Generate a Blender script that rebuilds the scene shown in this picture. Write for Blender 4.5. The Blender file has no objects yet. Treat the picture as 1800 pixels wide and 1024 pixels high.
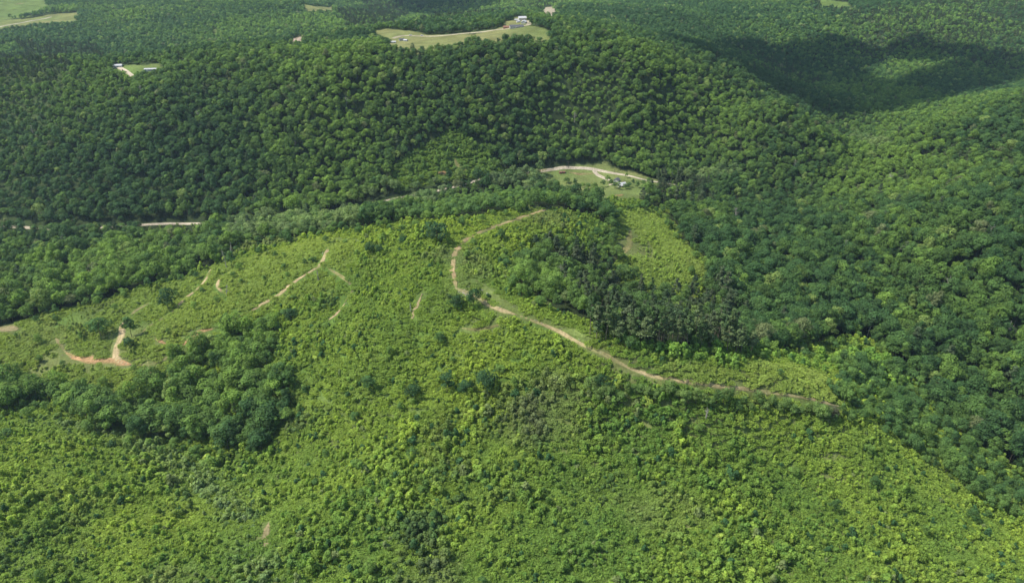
import bpy, math, random
import numpy as np
rng = np.random.default_rng(7)
random.seed(7)
R = math.radians
scene = bpy.context.scene
col = scene.collection

# ------------------------------------------------------------------ camera numbers
CAMH, PITCH, HF = 200.0, R(28), R(70)
F = 900 / math.tan(HF / 2)
fw = np.array([0, math.cos(PITCH), -math.sin(PITCH)])
up = np.array([0, math.sin(PITCH), math.cos(PITCH)])
C0 = np.array([0, 0, CAMH])

def ray(px, py):
    d = fw + np.array([1., 0, 0]) * ((px - 900) / F) + up * ((512 - py) / F)
    return d

# ------------------------------------------------------------------ noise
_perm = np.random.default_rng(3).random((256, 256))
def vnoise(x, y, s, seed=0):
    x = np.asarray(x, float) / s + seed * 17.3; y = np.asarray(y, float) / s + seed * 9.1
    xi = np.floor(x).astype(int); yi = np.floor(y).astype(int)
    fx = x - xi; fy = y - yi
    fx = fx * fx * fx * (fx * (fx * 6 - 15) + 10); fy = fy * fy * fy * (fy * (fy * 6 - 15) + 10)
    g = lambda a, b: _perm[a % 256, b % 256]
    return ((g(xi, yi) * (1 - fx) + g(xi + 1, yi) * fx) * (1 - fy) + (g(xi, yi + 1) * (1 - fx) + g(xi + 1, yi + 1) * fx) * fy) * 2 - 1
def fbm(x, y, s, seed=0, o=3):
    v = 0; a = 1; t = 0
    for k in range(o):
        v = v + a * vnoise(x, y, s / 2 ** k, seed + k); t += a; a *= .5
    return v / t

# ------------------------------------------------------------------ terrain: survey points (image direction, height) turned into a thin plate surface
PINS = [
 # foreground slope
 (-300,1024,8),(0,1024,14),(450,1024,16),(900,1024,18),(1350,1024,10),(1800,1024,-8),(2100,1024,-20),
 (-200,860,6),(0,860,10),(300,860,-2),(470,900,4),(600,860,10),(900,860,16),(1200,860,12),(1500,860,4),(1800,900,-18),
 (0,760,-2),(200,790,-6),(430,790,-12),(620,760,6),(850,740,18),(1100,760,17),(1350,790,9),(1600,790,-5),(1780,810,-22),
 # ridge with the track
 (958,370,30),(870,400,34),(800,450,38),(800,508,42),(900,552,42),(1000,595,40),(1100,645,37),(1250,678,31),(1370,694,24),(1475,716,16),
 (700,560,32),(650,640,22),(850,640,28),(620,480,30),(570,450,30),(500,510,20),
 # hollow and slopes at the left
 (430,590,6),(480,640,8),(380,680,-8),(250,730,-14),(100,690,-14),(-50,680,-16),(330,600,2),(200,630,-3),(120,600,-6),(0,580,-10),
 (300,530,0),(390,500,10),(420,450,10),(150,530,-8),(0,550,-14),(-150,560,-18),(330,480,0),
 # left forest and valley with the gravel road
 (100,470,-16),(250,430,-16),(0,396,-16),(310,393,-14),(450,400,-8),(600,373,-6),(700,352,-3),(850,330,4),(980,298,4),(1060,300,4),(1150,319,2),(1085,325,6),
 (780,370,18),(-250,400,-18),
 # behind the ridge at the right
 (950,450,22),(1000,500,16),(1100,560,10),(1300,590,2),(1450,600,-4),(1600,655,-14),(1700,740,-24),(1850,860,-30),
 (1150,440,8),(1240,470,4),(1100,380,10),(1330,420,-2),(1450,500,-6),(1600,560,-8),(1750,620,-10),(1900,700,-14),
 (1500,400,6),(1650,440,16),(1800,420,28),(1950,400,30),(1600,320,14),(1800,300,36),(1350,330,-2),(1500,300,4),
 # the long hillside behind the valley
 (0,330,2),(300,330,2),(600,300,8),(900,260,18),(1200,270,8),(1400,260,8),(1600,250,22),(1800,230,44),
 (0,250,22),(300,250,28),(600,220,40),(900,190,48),(1150,200,38),(1300,200,32),(1450,222,34),(1620,212,42),(1800,174,54),(2000,165,54),(1560,188,10),(1660,176,12),(1800,152,16),
 (0,190,44),(300,180,54),(600,150,68),(900,120,76),(1150,130,70),(1300,150,50),
 (-200,150,56),(0,145,60),(150,135,64),(330,118,72),(450,100,78),(600,85,82),(740,76,86),(960,62,94),(1150,85,78),(1250,105,68),(1380,170,54),
 # hollows behind it
 (60,125,34),(240,125,36),(400,88,40),(520,72,46),(600,62,50),(800,40,24),(720,25,14),(700,50,84),(850,56,90),(915,42,96),
 (1030,40,76),(1150,60,62),(1300,90,32),(1450,150,2),(1600,150,6),(1750,130,14),(1500,90,20),(1650,90,26),(1800,80,36),
 (1400,60,36),(1600,55,44),(1800,45,50),(1200,35,60),(970,18,72),(560,11,52),(300,60,40),(100,60,36),(300,20,50),(40,20,36),(100,35,38),
 (1460,6,60),(1200,5,56),(800,3,30),(1700,10,64),(-100,20,40),(1900,20,60),
]
P = []
for px, py, z in PINS:
    d = ray(px, py); t = (z - CAMH) / d[2]; p = C0 + d * t
    P.append((p[0], p[1], z))
for x, y, z in ((-2600,2600,60),(-1300,2700,50),(0,2700,60),(1300,2700,70),(2600,2600,60),(-400,-200,0),(0,-300,10),(400,-200,-10),
                (-600,100,-10),(600,100,-30),(-1800,1500,50),(1900,1500,60),(-300,30,6),(0,40,14),(300,30,0)):
    P.append((x, y, z))
P = np.array(P, float)
SC = 400.0
def tps(r2): return np.where(r2 > 0, r2 * np.log(np.maximum(r2, 1e-12)), 0)
def _solve():
    X = P[:, :2] / SC; n = len(X)
    K = tps(((X[:, None] - X[None]) ** 2).sum(-1)) + np.eye(n) * 0.004
    Q = np.c_[np.ones(n), X]
    A = np.block([[K, Q], [Q.T, np.zeros((3, 3))]])
    return np.linalg.solve(A, np.r_[P[:, 2], 0, 0, 0]), X
_w, _X = _solve()
def Ht(x, y):
    x = np.asarray(x, float); y = np.asarray(y, float); sh = x.shape
    xf = np.clip(x.ravel(), -2800, 2800); yf = np.clip(y.ravel(), -500, 3000)
    out = np.empty(len(xf))
    for a in range(0, len(xf), 60000):
        X = np.c_[xf[a:a + 60000], yf[a:a + 60000]] / SC
        K = tps(((X[:, None] - _X[None]) ** 2).sum(-1))
        out[a:a + 60000] = K @ _w[:-3] + _w[-3] + X @ _w[-2:]
    out = out.reshape(sh)
    out = np.clip(out, -45, 120)
    d = np.hypot(x, y)
    amp = np.clip((d - 150) / 900, 0.1, 1)
    out = out + 7 * amp * fbm(x, y, 170, 5, 3) + 1.0 * fbm(x, y, 34, 9, 2)
    far = np.clip((d - 1700) / 1200, 0, 1)
    out = out + far * 45 * fbm(x, y, 620, 21, 4)
    return out

def at(px, py):
    """where the line of sight (px,py) meets the ground"""
    d = ray(px, py)
    t = np.geomspace(120, 5200, 420)
    p = C0 + d * t[:, None]
    below = p[:, 2] < Ht(p[:, 0], p[:, 1])
    i = int(np.argmax(below)) if below.any() else len(t) - 1
    ts = np.linspace(t[max(i - 1, 0)], t[i], 40)
    p = C0 + d * ts[:, None]
    b = p[:, 2] < Ht(p[:, 0], p[:, 1]); j = int(np.argmax(b)) if b.any() else 39
    return np.array([p[j, 0], p[j, 1]])
def proj(x, y, z):
    v = np.stack([x, y, z - CAMH], -1); dp = v @ fw
    return 900 + F * v[..., 0] / dp, 512 - F * (v @ up) / dp, dp
def poly(pts): return np.array([at(a, b) for a, b in pts])
def inside(x, y, pg):
    x, y = x + 7 * fbm(x, y, 24, 151, 2), y + 7 * fbm(x, y, 24, 157, 2)      # ragged natural edges
    r = np.zeros(len(x), bool); n = len(pg); j = n - 1
    for i in range(n):
        xi, yi = pg[i]; xj, yj = pg[j]
        if yi != yj:
            c = ((yi > y) != (yj > y)) & (x < (xj - xi) * (y - yi) / (yj - yi) + xi); r ^= c
        j = i
    return r
def dist_line(x, y, ln):
    d = np.full(len(x), 1e9)
    for (x0, y0), (x1, y1) in zip(ln[:-1], ln[1:]):
        L = (x1 - x0) ** 2 + (y1 - y0) ** 2 + 1e-9
        t = np.clip(((x - x0) * (x1 - x0) + (y - y0) * (y1 - y0)) / L, 0, 1)
        d = np.minimum(d, np.hypot(x - x0 - t * (x1 - x0), y - y0 - t * (y1 - y0)))
    return d

# ------------------------------------------------------------------ zones
CLEAR = poly([(-260,600),(0,572),(60,555),(130,537),(200,520),(260,502),(330,484),(372,470),(400,448),(430,436),(480,424),(560,414),(640,402),(700,390),
  (770,384),(850,376),(905,372),(965,364),(1040,378),(1066,405),(1062,446),(1010,438),(948,436),(926,455),(908,480),(918,512),(965,542),(1040,588),(1120,600),(1200,606),
  (1320,616),(1420,606),(1500,600),(1555,612),(1600,655),(1640,700),(1700,770),(1760,815),(1800,842),(2000,930),(2300,1150),(2300,1500),(-500,1500),(-500,800)])
GROVE = poly([(372,600),(420,588),(475,590),(482,640),(455,668),(500,700),(508,735),(462,765),(455,795),(370,805),(300,790),(232,772),(150,738),(90,716),(60,700),(95,688),(160,700),(215,712),(262,690),(300,650),(340,625)])
GROVE2 = poly([(-40,700),(0,690),(60,676),(110,690),(90,712),(40,712),(-40,730)])
SIDE = poly([(1070,375),(1110,366),(1165,366),(1195,405),(1222,438),(1250,475),(1240,520),(1150,515),(1085,495),(1072,430)])
SIDEGAP = poly([(1040,345),(1100,340),(1130,352),(1130,380),(1080,385),(1050,372)])
FIELD = poly([(960,296),(1010,293),(1060,294),(1110,304),(1160,318),(1156,340),(1100,352),(1040,352),(1000,346),(960,322)])
FAR1 = poly([(655,56),(680,50),(720,55),(760,62),(830,59),(868,52),(890,42),(905,30),(925,32),(935,44),(978,60),(966,76),(880,78),(830,79),(760,90),(735,96),(690,94),(660,74)])
FAR2 = poly([(205,118),(235,114),(275,117),(282,134),(262,142),(222,142),(203,132)])
FAR3 = poly([(-40,-2),(85,-2),(80,20),(50,30),(0,36),(-40,36)])
FAR4 = poly([(-40,38),(30,34),(90,26),(140,22),(138,42),(60,50),(0,58),(-40,60)])
FAR5 = poly([(532,8),(590,9),(587,26),(535,26)])
FAR6 = poly([(950,14),(975,12),(982,16),(968,38),(952,36)])
FAR7 = poly([(1440,-1),(1490,4),(1497,20),(1440,20)])
FAR8 = poly([(512,68),(532,64),(530,86),(512,86)])
FAR9 = poly([(315,108),(335,104),(330,118),(312,120)])
FAR10 = poly([(370,55),(382,55),(382,66),(370,66)])
THIN = poly([(690,300),(720,262),(790,232),(850,235),(870,290),(860,320),(760,325),(700,330)])   # sparse young wood
THIN2 = poly([(930,190),(1010,130),(1080,150),(1060,250),(960,250)])
LOWROAD = poly([(262,392),(366,390),(370,412),(354,422),(262,422),(256,405)])
LOWROAD2 = poly([(570,378),(630,362),(715,342),(722,362),(640,388),(572,398)])
MID = poly([(1480,640),(1600,655),(1700,760),(1800,850),(1800,930),(1680,850),(1560,770),(1480,730),(1440,690)])        # half grown trees
MID2 = poly([(690,392),(780,350),(900,335),(1000,350),(1060,380),(965,362),(905,372),(850,378)])
PINEZ = [poly([(1020,500),(1120,490),(1250,530),(1310,560),(1320,612),(1200,606),(1120,600),(1040,585),(1000,540)]),
         poly([(1150,316),(1205,312),(1245,335),(1240,375),(1160,372),(1145,350)]),
         poly([(925,430),(1010,425),(1090,460),(1200,500),(1250,530),(1120,500),(980,470)]),
         poly([(1075,345),(1160,350),(1165,376),(1100,372)]),
         poly([(-40,100),(60,98),(120,120),(110,146),(-40,150)]), poly([(590,25),(660,12),(720,30),(690,48),(610,52)]),
         poly([(20,75),(170,85),(200,110),(60,105)])]
PALE = [poly([(640,350),(700,330),(760,322),(800,330),(800,362),(740,372),(660,375)]), poly([(860,318),(930,300),(985,303),(990,335),(920,345),(870,340)]),
        poly([(395,398),(520,388),(630,378),(640,402),(480,424),(400,436)]), poly([(1180,296),(1280,290),(1300,315),(1200,318)]),
        poly([(1490,235),(1540,250),(1560,270),(1520,275)])]
FIELDS = [FIELD, FAR1, FAR2, FAR3, FAR4, FAR5, FAR6, FAR7, FAR8, FAR9, FAR10]

# tracks: (points, width, kind, colour)
RED = (.40,.245,.13); TAN = (.42,.33,.19); PALEC = (.50,.44,.34); GRS = (.13,.17,.05)
TR = [
 ([(962,368),(930,378),(900,388),(860,402),(825,418),(806,432),(799,448),(796,470),(799,490),(803,505)], 3.2, 'dirt_track', (.45,.33,.18)),
 ([(800,506),(820,514),(840,524),(858,536),(885,545),(906,553)], 3.0, 'dirt_track', (.47,.37,.21)),
 ([(906,553),(950,568),(985,583),(1010,598),(1050,617),(1100,643),(1140,658),(1190,668),(1250,676),(1310,684),(1370,692),(1430,703),(1478,716)], 1.8, 'dirt_track', (.46,.36,.20)),
 ([(308,545),(285,560),(262,573),(246,590)], 1.6, 'dirt_track', (.25,.23,.10)),
 ([(98,594),(108,608),(118,622)], 2.4, 'dirt_track', (.26,.23,.11)),
 ([(575,470),(600,486),(620,505),(606,532)], 1.5, 'dirt_track', (.25,.23,.10)),
 ([(320,607),(292,630),(262,640),(230,641)], 1.8, 'dirt_track', (.26,.23,.11)),
 ([(442,546),(420,556),(398,566),(374,578)], 1.6, 'dirt_track', (.25,.23,.10)),
 ([(836,492),(870,520),(905,545),(935,560),(985,575),(1030,592)], 3.4, 'grass_lane', (.15,.20,.055)),
 ([(222,560),(214,575),(212,592),(204,610),(203,628),(215,637),(230,641)], 3.2, 'dirt_track', TAN),
 ([(116,620),(135,629),(165,632),(200,634),(230,641)], 3.8, 'dirt_track', RED),
 ([(577,436),(566,462),(552,474),(530,487),(505,505),(490,518),(460,535),(440,547)], 2.6, 'dirt_track', TAN),
 ([(374,578),(350,584),(336,595),(321,606)], 5.5, 'dirt_track', RED),
 ([(408,476),(388,490),(384,505),(398,517)], 2.6, 'dirt_track', TAN),
 ([(372,472),(362,490),(347,508),(325,525),(308,545)], 2.6, 'dirt_track', TAN),
 ([(606,534),(590,553),(578,562)], 2.6, 'dirt_track', TAN),
 ([(742,516),(735,535),(728,550),(724,562)], 2.4, 'dirt_track', TAN),
 ([(812,577),(850,579),(884,568)], 2.2, 'dirt_track', (.25,.22,.10)),
 ([(476,915),(468,938),(466,962)], 3.4, 'dirt_track', TAN),
 ([(260,636),(262,650),(270,658)], 2.6, 'dirt_track', TAN),
 ([(274,596),(292,604)], 2.6, 'dirt_track', RED),
 ([(-5,575),(30,580)], 7.0, 'dirt_track', (.30,.24,.14)),
 ([(262,533),(240,545),(228,556)], 3.4, 'dirt_track', (.28,.23,.12)),
 ([(-120,400),(0,397),(100,403),(200,399),(268,394),(310,393),(356,393),(420,390),(540,386),(590,375),(628,366),(690,350),(730,343),(800,328),(900,306),(975,297),(1010,295.5),(1050,299),(1100,308),(1150,319),(1210,326)], 2.8, 'gravel_road', PALEC),
 ([(1044,299.5),(1050,307),(1060,312),(1072,317)], 3.4, 'gravel_road', PALEC),
 ([(1070,325),(1095,323),(1103,326)], 5.0, 'gravel_road', PALEC),
 ([(1000,303),(1020,306),(1045,305)], 2.6, 'dirt_track', (.34,.26,.14)),
 ([(975,298),(930,301)], 3.0, 'dirt_track', TAN),
 ([(1078,345),(1095,342)], 6.0, 'dirt_track', RED),
 ([(770,304),(790,306)], 6.0, 'dirt_track', RED),
 ([(1108,405),(1106,425),(1098,445)], 5.0, 'dirt_track', (.24,.22,.09)),
 ([(800,280),(806,292),(822,300)], 5.0, 'dirt_track', (.20,.18,.08)),
 ([(690,68),(715,63),(760,64),(830,58),(870,53),(895,50),(918,46),(930,42),(920,36)], 5.0, 'gravel_road', (.42,.38,.27)),
 ([(514,69),(522,71),(530,66)], 7.0, 'gravel_road', (.5,.4,.32)), ([(522,71),(525,77)], 6.0, 'gravel_road', (.5,.4,.32)),
 ([(208,118),(222,126),(232,134)], 4.0, 'gravel_road', PALEC),
 ([(-10,50),(40,40),(90,30)], 5.0, 'gravel_road', (.4,.38,.3)),
 ([(25,8),(42,6)], 6.0, 'dirt_track', TAN),
]
TRACKS = []
def resample(pts, step):
    out = [pts[0]]; pts = np.array(pts, float)
    # catmull-rom
    q = [2 * pts[0] - pts[1]] + list(pts) + [2 * pts[-1] - pts[-2]]
    for i in range(1, len(q) - 2):
        n = max(2, int(np.hypot(*(q[i + 1] - q[i])) / step))
        for k in range(1, n + 1):
            t = k / n
            out.append(.5 * (2 * q[i] + (q[i + 1] - q[i - 1]) * t + (2 * q[i - 1] - 5 * q[i] + 4 * q[i + 1] - q[i + 2]) * t * t + (3 * q[i] - q[i - 1] - 3 * q[i + 1] + q[i + 2]) * t ** 3))
    return np.array(out)
for pts, w, kd, c in TR:
    TRACKS.append((resample([at(a, b) for a, b in pts], 2.0), w, kd, c))

# ------------------------------------------------------------------ materials
def newmat(name):
    m = bpy.data.materials.new(name); m.use_nodes = True
    nt = m.node_tree; b = nt.nodes['Principled BSDF']
    b.inputs['Roughness'].default_value = .85
    b.inputs['Specular IOR Level'].default_value = .15
    return m, nt, b
def N(nt, t, **k):
    n = nt.nodes.new(t)
    for a, v in k.items(): setattr(n, a, v)
    return n
def leaf_material(name, gain=1.0, transl=.28):
    m, nt, b = newmat(name)
    out = nt.nodes['Material Output']
    at_ = N(nt, 'ShaderNodeAttribute', attribute_type='INSTANCER', attribute_name='tint')
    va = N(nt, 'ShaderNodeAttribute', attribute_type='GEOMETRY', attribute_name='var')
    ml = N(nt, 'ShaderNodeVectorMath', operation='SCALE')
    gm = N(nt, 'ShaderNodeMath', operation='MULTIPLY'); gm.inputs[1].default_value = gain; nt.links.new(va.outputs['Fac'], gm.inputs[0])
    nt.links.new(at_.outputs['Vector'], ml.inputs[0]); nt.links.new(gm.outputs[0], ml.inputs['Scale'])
    nt.links.new(ml.outputs[0], b.inputs['Base Color'])
    b.inputs['Roughness'].default_value = .7; b.inputs['Specular IOR Level'].default_value = .22
    tr = N(nt, 'ShaderNodeBsdfTranslucent')
    mx = N(nt, 'ShaderNodeMixShader'); mx.inputs[0].default_value = transl
    yl = N(nt, 'ShaderNodeVectorMath', operation='MULTIPLY'); yl.inputs[1].default_value = (1.25, 1.15, .55)
    nt.links.new(ml.outputs[0], yl.inputs[0]); nt.links.new(yl.outputs[0], tr.inputs['Color'])
    nt.links.new(b.outputs[0], mx.inputs[1]); nt.links.new(tr.outputs[0], mx.inputs[2]); nt.links.new(mx.outputs[0], out.inputs['Surface'])
    return m
def simple(name, c, rough=.85, noise=None, metallic=0):
    m, nt, b = newmat(name); b.inputs['Roughness'].default_value = rough; b.inputs['Metallic'].default_value = metallic
    tc = N(nt, 'ShaderNodeTexCoord'); nz = N(nt, 'ShaderNodeTexNoise'); nz.inputs['Scale'].default_value = noise or 2.0
    nz.inputs['Detail'].default_value = 5
    rp = N(nt, 'ShaderNodeValToRGB')
    rp.color_ramp.elements[0].position = .3; rp.color_ramp.elements[1].position = .7
    rp.color_ramp.elements[0].color = (*[v * .72 for v in c], 1); rp.color_ramp.elements[1].color = (*[min(1, v * 1.18) for v in c], 1)
    nt.links.new(tc.outputs['Object'], nz.inputs['Vector']); nt.links.new(nz.outputs['Fac'], rp.inputs[0]); nt.links.new(rp.outputs[0], b.inputs['Base Color'])
    return m
M_LEAF = leaf_material('broad_leaves', 2.5, .34)
M_YOUNG = leaf_material('young_leaves', 2.65, .36)
M_NEED = leaf_material('pine_needles', 2.1, .22)
M_BARK = simple('bark', (.12, .10, .075), noise=3)
M_PBARK = simple('pine_bark', (.24, .20, .16), noise=3)
M_DEAD = simple('weathered_wood', (.42, .39, .35), noise=3)
M_WHITE = simple('white_siding', (.62, .62, .60), .6)
M_WROOF = simple('white_metal_roof', (.60, .62, .64), .45)
M_GROOF = simple('grey_shingle_roof', (.13, .135, .15), .8)
M_BROOF = simple('rust_metal_roof', (.27, .15, .11), .7)
M_BRICK = simple('brick_wall', (.32, .18, .13), .9)
M_GLASS = simple('window_glass', (.03, .04, .05), .1)
M_POLE = simple('pole_wood', (.17, .14, .11), .9)
M_PAINT = simple('white_car_paint', (.75, .76, .78), .3)
M_TYRE = simple('rubber', (.02, .02, .02), .9)
M_RED = simple('red_paint', (.34, .10, .08), .6)
M_ROCK = simple('pale_stone', (.38, .35, .29), .9)

def ground_material():
    m, nt, b = newmat('ground_cover')
    vc = N(nt, 'ShaderNodeAttribute', attribute_name='Col')
    geo = N(nt, 'ShaderNodeNewGeometry')
    n1 = N(nt, 'ShaderNodeTexNoise'); n1.inputs['Scale'].default_value = .9; n1.inputs['Detail'].default_value = 7; n1.inputs['Roughness'].default_value = .7
    n2 = N(nt, 'ShaderNodeTexNoise'); n2.inputs['Scale'].default_value = .06; n2.inputs['Detail'].default_value = 4
    nt.links.new(geo.outputs['Position'], n1.inputs['Vector']); nt.links.new(geo.outputs['Position'], n2.inputs['Vector'])
    r1 = N(nt, 'ShaderNodeMapRange'); r1.inputs['From Min'].default_value = .3; r1.inputs['From Max'].default_value = .7; r1.inputs['To Min'].default_value = .55; r1.inputs['To Max'].default_value = 1.45
    r2 = N(nt, 'ShaderNodeMapRange'); r2.inputs['From Min'].default_value = .35; r2.inputs['From Max'].default_value = .65; r2.inputs['To Min'].default_value = .8; r2.inputs['To Max'].default_value = 1.2
    nt.links.new(n1.outputs['Fac'], r1.inputs[0]); nt.links.new(n2.outputs['Fac'], r2.inputs[0])
    mu = N(nt, 'ShaderNodeMath', operation='MULTIPLY'); nt.links.new(r1.outputs[0], mu.inputs[0]); nt.links.new(r2.outputs[0], mu.inputs[1])
    sc = N(nt, 'ShaderNodeVectorMath', operation='SCALE'); nt.links.new(vc.outputs['Vector'], sc.inputs[0]); nt.links.new(mu.outputs[0], sc.inputs['Scale'])
    nt.links.new(sc.outputs[0], b.inputs['Base Color'])
    bp = N(nt, 'ShaderNodeBump'); bp.inputs['Strength'].default_value = .6; bp.inputs['Distance'].default_value = .5
    nt.links.new(n1.outputs['Fac'], bp.inputs['Height']); nt.links.new(bp.outputs[0], b.inputs['Normal'])
    b.inputs['Roughness'].default_value = .95; b.inputs['Specular IOR Level'].default_value = .05
    return m
M_GROUND = ground_material()

# ------------------------------------------------------------------ helpers
def mesh_obj(name, verts, faces, mats, parent=None, link=True, midx=None):
    me = bpy.data.meshes.new(name); me.from_pydata([tuple(v) for v in verts], [], faces)
    for m in (mats if isinstance(mats, (list, tuple)) else [mats]): me.materials.append(m)
    if midx is not None: me.polygons.foreach_set('material_index', np.array(midx, np.int32))
    me.update()
    o = bpy.data.objects.new(name, me)
    if link: col.objects.link(o)
    if parent: o.parent = parent
    return o
def fast_mesh(name, V, Fq, mat, var=None, smooth=False):
    me = bpy.data.meshes.new(name); k = Fq.shape[1]
    me.vertices.add(len(V)); me.vertices.foreach_set('co', V.astype(np.float32).ravel())
    me.loops.add(Fq.size); me.loops.foreach_set('vertex_index', Fq.astype(np.int32).ravel())
    me.polygons.add(len(Fq)); me.polygons.foreach_set('loop_start', np.arange(0, Fq.size, k, dtype=np.int32))
    me.update(calc_edges=True)
    if smooth: me.polygons.foreach_set('use_smooth', np.ones(len(Fq), bool))
    me.materials.append(mat)
    if var is not None:
        a = me.attributes.new('var', 'FLOAT', 'FACE'); a.data.foreach_set('value', var.astype(np.float32))
    return me
def tag(o, label=None, cat=None, group=None, kind=None):
    if label: o['label'] = label
    if cat: o['category'] = cat
    if group: o['group'] = group
    if kind: o['kind'] = kind
    return o
def empty(name, loc, rz=0, s=1):
    o = bpy.data.objects.new(name, None); col.objects.link(o); o.location = loc; o.rotation_euler = (0, 0, rz); o.scale = (s, s, s); o.empty_display_size = .5
    return o
def H1(x, y): return float(Ht(np.array([x]), np.array([y]))[0])

# ------------------------------------------------------------------ ground sheet
def steps(*segs):
    out = []
    for a, b, s in segs: out += list(np.arange(a, b, s))
    out.append(segs[-1][1]); return out
xs = steps((0, 600, 3), (600, 1500, 7), (1500, 2800, 30), (2800, 8000, 400), (8000, 20000, 3000))
xs = np.array([-v for v in xs[::-1][:-1]] + xs)
ys = np.array(steps((-20000, -3000, 3400), (-3000, -400, 260), (-400, 90, 20), (90, 900, 3), (900, 2000, 6), (2000, 3000, 30), (3000, 8000, 400), (8000, 24000, 3200)))
GX, GY = np.meshgrid(xs, ys); nx, ny = len(xs), len(ys)
gx, gy = GX.ravel(), GY.ravel()
gz = Ht(gx, gy)
idx = np.arange(nx * ny).reshape(ny, nx)
Fq = np.stack([idx[:-1, :-1], idx[:-1, 1:], idx[1:, 1:], idx[1:, :-1]], -1).reshape(-1, 4)
me = fast_mesh('ground', np.c_[gx, gy, gz], Fq, M_GROUND, smooth=True)
# ground colours
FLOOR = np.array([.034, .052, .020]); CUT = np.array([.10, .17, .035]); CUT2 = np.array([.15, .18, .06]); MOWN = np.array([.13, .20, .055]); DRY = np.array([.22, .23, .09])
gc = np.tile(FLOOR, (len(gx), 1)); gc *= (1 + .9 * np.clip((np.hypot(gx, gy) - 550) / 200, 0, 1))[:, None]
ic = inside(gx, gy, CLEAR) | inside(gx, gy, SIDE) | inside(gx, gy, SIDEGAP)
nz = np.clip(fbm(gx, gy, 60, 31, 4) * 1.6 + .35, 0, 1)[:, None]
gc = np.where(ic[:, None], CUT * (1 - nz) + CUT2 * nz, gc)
it = inside(gx, gy, THIN)
gc = np.where(it[:, None], CUT * .8, gc)
for k, pg in enumerate(FIELDS):
    f = inside(gx, gy, pg); w = np.clip(fbm(gx, gy, 90, 40 + k, 3) + (.75 if k in (1, 4, 5) else .25), 0, 1)[:, None]
    if k == 3: w *= .2
    gc = np.where(f[:, None], MOWN * (1 - w) + DRY * w, gc)
gc = np.where(inside(gx, gy, FAR6)[:, None], np.array([.40, .36, .26]), gc)
gc = np.where(inside(gx, gy, FAR8)[:, None], np.array([.30, .25, .16]), gc)
fr = np.hypot(gx, gy) > 2500
gc[fr] = np.array([.035, .06, .03])
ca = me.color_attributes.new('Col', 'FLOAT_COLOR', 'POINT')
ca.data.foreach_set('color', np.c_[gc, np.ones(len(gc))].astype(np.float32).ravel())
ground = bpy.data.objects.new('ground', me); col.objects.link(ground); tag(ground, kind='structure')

# ------------------------------------------------------------------ tracks
for ti, (ln, w, kd, c) in enumerate(TRACKS):
    T = np.gradient(ln, axis=0); T /= np.hypot(T[:, 0], T[:, 1])[:, None] + 1e-9
    Nn = np.c_[-T[:, 1], T[:, 0]]; NC = 9; n = len(ln)
    V = []; Cc = []
    s = np.arange(n) * 2.0
    soft = kd != 'gravel_road'
    eL = 1 + (.75 if soft else .12) * fbm(s, s * 0 + ti * 50, 9, 3, 3); eR = 1 + (.75 if soft else .12) * fbm(s, s * 0 + ti * 50 + 20, 9, 8, 3)
    if soft:
        tp = np.minimum(1, np.minimum(np.arange(n), np.arange(n)[::-1]) / 4 + .25); eL *= tp; eR *= tp
    for j in range(NC):
        u = j / (NC - 1) * 2 - 1
        off = np.where(u < 0, u * eL, u * eR) * w / 2
        V.append(ln + Nn * off[:, None])
    V = np.stack(V, 1).reshape(-1, 2)
    U = np.tile(np.linspace(-1, 1, NC), n)
    z = Ht(V[:, 0], V[:, 1]) + .18 - .16 * (np.abs(U) > .9)
    base = np.array(c)
    g = np.array(GRS)
    mixv = np.clip(.2 + .9 * fbm(V[:, 0], V[:, 1], 7, 60, 3) + .5 * (np.abs(U) > .7) + (.3 * (np.abs(U) < .2)), 0, 1) if soft else np.clip(.06 + .25 * (np.abs(U) > .85) + .12 * (np.abs(U) < .1), 0, 1)
    if soft: mixv = np.clip(mixv + (.9 if w < 2 else .35) * np.clip(np.repeat(fbm(s, s * 0 + ti * 31, 34, 66, 3), NC) + .05, 0, 1), 0, 1)
    cc = base * (1 - mixv[:, None] * .75) + g * mixv[:, None] * .75
    cc *= (1 + .25 * fbm(V[:, 0], V[:, 1], 4, 61, 2))[:, None]
    ii = np.arange(n * NC).reshape(n, NC)
    Fr = np.stack([ii[:-1, :-1], ii[1:, :-1], ii[1:, 1:], ii[:-1, 1:]], -1).reshape(-1, 4)
    me = fast_mesh(kd, np.c_[V, z], Fr, M_GROUND, smooth=True)
    ca = me.color_attributes.new('Col', 'FLOAT_COLOR', 'POINT'); ca.data.foreach_set('color', np.c_[cc, np.ones(len(cc))].astype(np.float32).ravel())
    o = bpy.data.objects.new(kd, me); col.objects.link(o); tag(o, kind='structure')

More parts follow.
